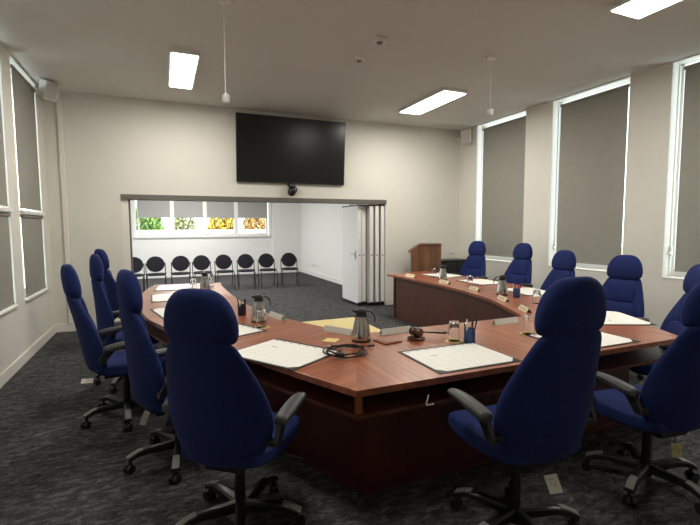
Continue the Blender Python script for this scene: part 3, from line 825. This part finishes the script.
bm = B(); cbox(bm, (0, 0, .002), (.10, .10, .004), .85); tag(obj('coaster', bm, M['yellow'], loc=(1.09, 2.90, ZT), smooth=False), 'empty yellow coaster between the left calendar pad and the large jug', 'coaster', 'yellow square coasters')
t = thing('wooden_block', 'flat reddish wooden square right of the large steel jug', 'block', (1.445, 2.715, ZT), .2)
bm = B(); box(bm, -.075, .075, -.075, .075, 0, .012); obj('plate', bm, M['block'], t, bevel=.003)
bm = B(); box(bm, -.06, .06, -.06, .06, .012, .016); obj('inlay', bm, M['block'], t, bevel=.002)

def pens(x, y, label, cup, inks, group='pen cups'):
    t = thing('pen_cup', label, 'pen cup', (x, y, ZT), 0, group)
    bm = B(); lathe(bm, [(.036, 0), (.038, .003), (.039, .10), (.036, .10), (.035, .006), (.01, .005)], n=24); obj('cup', bm, M[cup], t)
    for i, ink in enumerate(inks):
        a = 2*PI*i/len(inks) + .3; r0, r1 = .012, .031 + .006*(i % 2)
        L = .145 + .012*((i*7) % 3)
        p0, p1 = Vector((.018*math.cos(a), .018*math.sin(a), .008)), Vector((r1*math.cos(a)*1.3, r1*math.sin(a)*1.3, L))
        bm = B(); tube(bm, [p0, p0.lerp(p1, .8), p0.lerp(p1, .86), p1], [.0045, .0045, .0052, .0035], 8)
        pe = thing('pen', {'black': 'black', 'white': 'white', 'red': 'red', 'steel': 'silver', 'bluecup': 'blue'}[ink] + ' pen ' + ['leaning left', 'leaning right', 'leaning forward', 'leaning back', 'standing near upright', 'at the rim'][i] + ' in the ' + label.split(' on ')[0].split(' right')[0].split(' beside')[0], 'pen', (x, y, ZT), 0, 'pens in the cups')
        obj('barrel', bm, M[ink], pe)
        bm = B(); d = (p1-p0).normalized(); u = frame_of(d)[0]; q = p0.lerp(p1, .97)
        tube(bm, [q + u*.0065, q.lerp(p0, .2) + u*.0065], .0016, 6); tube(bm, [q, q + u*.0065], .0016, 6); obj('clip', bm, M['steel'], pe)
pens(1.955, 2.455, 'blue pen cup in front of the gavel', 'bluecup', ['black', 'white', 'black', 'steel', 'black', 'black'])
pens(.66, 4.10, 'black pen cup on the left wing', 'blackcup', ['black', 'steel', 'black', 'white', 'black'])
pens(3.71, 3.84, 'small dark blue pen cup on the right arm', 'bluecup', ['red', 'white', 'red', 'black'])

def holder(x, y, ang, label):
    t = thing('name_plate_holder', label, 'name plate', (x, y, ZT), ang, 'clear name plate holders')
    bm = B(); cbox(bm, (0, -.012, .0225), (.26, .004, .042), rot=Matrix.Rotation(-.45, 4, 'X')); cbox(bm, (0, .012, .0225), (.26, .004, .042), rot=Matrix.Rotation(.45, 4, 'X')); obj('plate', bm, M['acrylic'], t)
    bm = B(); box(bm, -.13, .13, -.03, .03, 0, .004); obj('foot', bm, M['acrylic'], t)
holder(.925, 3.84, math.atan2(-.36, .08), 'clear name plate holder behind the inverted glass on the left wing')
holder(1.225, 3.10, math.atan2(-.21, .13), 'clear name plate holder before the pale yellow low table')
holder(1.62, 2.91, .06, 'clear name plate holder just left of the gavel')
holder(2.62, 2.83, .06, 'clear name plate holder at the inner front edge left of the right foreground chair')
def card(x, y, ang, label):
    t = thing('name_card', label, 'name card', (x, y, ZT), ang, 'cream name cards on the right arm')
    bm = B(); cbox(bm, (0, -.013, .021), (.24, .003, .05), rot=Matrix.Rotation(-.55, 4, 'X')); cbox(bm, (0, .013, .021), (.24, .003, .05), rot=Matrix.Rotation(.55, 4, 'X')); obj('folded_card', bm, M['cream'], t, smooth=False)
    bm = B()
    for k, (a, b) in enumerate(((-.08, -.02), (-.005, .07))): cbox(bm, ((a+b)/2, -.0158, .022), (b-a, .001, .012), rot=Matrix.Rotation(-.55, 4, 'X'))
    obj('printed_name', bm, plain('faint_ink', (.4, .35, .25), .7), t)
card(3.700, 6.150, -1.52, 'cream name card at the far end of the right arm')
card(3.715, 5.240, -1.62, 'cream name card before the farthest right jug')
card(3.650, 4.500, -1.80, 'cream name card nearest the glass between the two right arm jugs')
card(3.435, 3.750, -1.95, 'cream name card before the jug beside the blue cup with red pen')
card(3.190, 3.190, -2.03, 'cream name card closest to the right foreground chair')

# gavel on its sounding block
t = thing('sounding_block', 'round dark wooden sounding block under the gavel', 'sounding block', (1.66, 2.68, ZT))
bm = B(); lathe(bm, [(.062, 0), (.066, .004), (.064, .016), (.055, .022), (.045, .024), (.01, .025)], n=32); obj('disc', bm, M['gavel'], t)
t = thing('gavel', 'dark wooden judge gavel lying on its round block', 'gavel', (1.66, 2.68, ZT + .025), -.02)
bm = B(); ax = Vector((-.35, .94, 0))
def along(bm, axis, c, prof, n=20):
    u, v = frame_of(axis); axis = axis.normalized()
    loft(bm, [[Vector(c) + axis*s_ + (u*math.cos(2*PI*k/n) + v*math.sin(2*PI*k/n))*r for k in range(n)] for s_, r in prof])
along(bm, ax, (0, 0, .031), [(-.048, .012), (-.047, .026), (-.038, .030), (-.033, .025), (-.029, .028), (-.012, .031), (.012, .031), (.029, .028), (.033, .025), (.038, .030), (.047, .026), (.048, .012)]); obj('head', bm, M['gavel'], t)
bm = B(); along(bm, Vector((.98, -.02, -.105)), (.0, 0, .031), [(.02, .008), (.08, .0075), (.15, .009), (.2, .012), (.235, .0135), (.255, .011), (.26, .004)]); obj('handle', bm, M['gavel'], t)

# coiled cable
t = thing('coiled_cable', 'black coiled charger cable at the corner of the left calendar pad', 'cable', (1.055, 2.56, ZT + .0066))
bm = B(); pts = []
for k in range(150):
    a = 2*PI*k/36
    r = .125 + .016*math.sin(k*.23) - .00012*k
    pts.append((r*math.cos(a)*1.05 + .006*math.sin(k*.11), r*math.sin(a) + .008*math.cos(k*.07), .006 + .004*(k//36) + .003*math.sin(k*.9)))
pts += [(.145, .03, .02), (.18, .05, .008), (.20, .055, .006)]
tube(bm, pts, .0045, 6); obj('cord', bm, M['black'], t)
bm = B(); cbox(bm, (.215, .055, .008), (.045, .018, .012), .1); obj('plug', bm, M['black'], t, bevel=.002)
bm = B(); cbox(bm, (-.075, -.105, .024), (.06, .03, .022), -.6); obj('plug', bm, M['black'], t, bevel=.004)
bm = B(); cbox(bm, (-.108, -.083, .024), (.016, .012, .006), -.6); cbox(bm, (-.05, .118, .022), (.02, .016, .01), .3); obj('metal_tip', bm, M['chrome'], t)

# tags on chairs
RY = lambda d: Matrix.Rotation(math.radians(d), 4, 'Y')
RZ_ = lambda d: Matrix.Rotation(math.radians(d), 4, 'Z')
RX = lambda d: Matrix.Rotation(math.radians(d), 4, 'X')
chair_tag('F', (1.69, 1.50, .35), RZ_(-45) @ RY(-22) @ RX(-15), 'tag', (.06, .085))
chair_tag('G', (2.84, 1.60, .225), RZ_(-50) @ RY(-8), 'tag_yellow', (.05, .085), 'yellowed paper tag with a scribbled mark')
chair_tag('B', (-.12, 2.95, .41), RZ_(5) @ RY(22), 'tag', (.035, .09))
chair_tag('C', (-.56, 3.82, .40), RZ_(10) @ RX(-65) @ RY(10), 'tag', (.08, .05))

# ------------------------------------------------------------------ outdoors
bm = B(); box(bm, -30, 40, FY+TH, 45, -.6, -.45); struct('ground', bm, M['outside'], smooth=False)
bm = B(); box(bm, -8, 9, 17.0, 17.2, -.45, 1.42); box(bm, -8, 9, 16.97, 17.23, 1.42, 1.47); tag(obj('garden_wall', bm, M['wallwhite'], smooth=False), 'white garden wall outside the far room windows', 'wall')
def shrub(x, y, r, h, mat, label, n=4200, ls=.085):
    t = thing('garden_shrub', label, 'shrub', (x, y, -.45), 0, 'shrubs behind the garden wall')
    bm = B()
    for k in range(n):
        a, b = random.random()*2*PI, random.random()
        rr = r*(.25 + .75*math.sqrt(random.random()))
        zc = .4 + (h-.4)*b
        k2 = math.sin(PI*min(1, .15 + .85*b))**.6
        p = Vector((rr*k2*math.cos(a), rr*k2*math.sin(a), zc))
        R = Matrix.Rotation(random.random()*6.3, 4, 'Z') @ Matrix.Rotation(random.random()*2.4, 4, 'X')
        s = ls*(.6 + .8*random.random())
        vs = [bm.verts.new(p + R @ Vector(q)) for q in ((0, -s, 0), (s*.5, 0, s*.1), (0, s, 0), (-s*.5, 0, s*.1))]
        bm.faces.new(vs)
    obj('foliage', bm, M[mat], t, smooth=False)
    bm = B()
    for k in range(7):
        a = k*.9; tube(bm, [(0, 0, 0), (.12*math.cos(a), .12*math.sin(a), h*.4), (r*.5*math.cos(a), r*.5*math.sin(a), h*.85)], [.035, .022, .008], 6)
    obj('stems', bm, M['bark'], t)
shrub(-.5, 18.4, .62, 3.1, 'leafg', 'green shrub outside the leftmost far window')
shrub(.85, 18.9, .60, 2.75, 'leafp', 'sparse pale shrub outside the second far window', 2200)
shrub(2.3, 18.5, .62, 3.1, 'leafy', 'yellow autumn shrub outside the third far window')
shrub(3.65, 18.4, .62, 3.1, 'leafo', 'orange-yellow shrub outside the rightmost far window')

# ------------------------------------------------------------------ light
w = bpy.data.worlds.new('sky'); S.world = w; w.use_nodes = True
bg = w.node_tree.nodes['Background']
sky = w.node_tree.nodes.new('ShaderNodeTexSky'); sky.sky_type = 'HOSEK_WILKIE'; sky.turbidity = 5; sky.sun_direction = (-.3, -.6, .75)
mixn = w.node_tree.nodes.new('ShaderNodeMix'); mixn.data_type = 'RGBA'; mixn.inputs['Factor'].default_value = .75
w.node_tree.links.new(sky.outputs['Color'], mixn.inputs['A']); mixn.inputs['B'].default_value = (.84, .92, 1, 1)
w.node_tree.links.new(mixn.outputs['Result'], bg.inputs['Color']); bg.inputs['Strength'].default_value = 5.0
sun = bpy.data.lights.new('sun', 'SUN'); sun.energy = 13; sun.angle = .02; sun.color = (1, .95, .85)
so = bpy.data.objects.new('sun', sun); C.objects.link(so)
so.rotation_euler = Vector((.10, .62, -.78)).to_track_quat('-Z', 'Y').to_euler()
def portal(loc, rot, sx, sy):
    la = bpy.data.lights.new('window_portal', 'AREA'); la.shape = 'RECTANGLE'; la.size = sx; la.size_y = sy
    la.cycles.is_portal = True
    o = bpy.data.objects.new('window_portal', la); C.objects.link(o); o.location = loc; o.rotation_euler = rot
for a, b in RW: portal((XR+TH+.02, (a+b)/2, (RZ0+RZ1)/2), (0, PI/2, 0), RZ1-RZ0, b-a)
for a, b in LW: portal((XL-TH-.02, (a+b)/2, (LZ0+LZ1)/2), (0, -PI/2, 0), LZ1-LZ0, b-a)
portal((1.32, FY+TH+.02, 1.9), (-PI/2, 0, 0), 4.1, 1.25)
portal((FX0-TH-.02, 11.3, 1.75), (0, -PI/2, 0), 1.7, 4.2)
# fill lights added to brighten the far room (out of view above the opening)
for y in (10.0, 12.8):
    la = bpy.data.lights.new('far_fill', 'AREA'); la.shape = 'RECTANGLE'; la.size = 1.2; la.size_y = .3; la.energy = 110; la.color = (1, .97, .92)
    o = bpy.data.objects.new('far_fill', la); C.objects.link(o); o.location = (.8, y, FZ-.06)

# ------------------------------------------------------------------ camera
cam = bpy.data.cameras.new('camera'); co = bpy.data.objects.new('camera', cam); C.objects.link(co)
cam.sensor_width = 36; cam.lens = 440/700*36; cam.clip_start = .05
yaw, pitch, roll = math.radians(23.126), math.radians(4.612), math.radians(-.255)
fw = Vector((math.sin(yaw)*math.cos(pitch), math.cos(yaw)*math.cos(pitch), -math.sin(pitch)))
rt = Vector((math.cos(yaw), -math.sin(yaw), 0)); up = rt.cross(fw)
r2 = rt*math.cos(roll) + up*math.sin(roll); u2 = up*math.cos(roll) - rt*math.sin(roll)
m = Matrix((r2, u2, -fw)).transposed().to_4x4(); m.translation = (0, 0, 1.55)
co.matrix_world = m
S.camera = co
S.view_settings.view_transform = 'Standard'; S.view_settings.look = 'None'; S.view_settings.gamma = 1; S.view_settings.use_curve_mapping = False
S.view_settings.exposure = -0.03
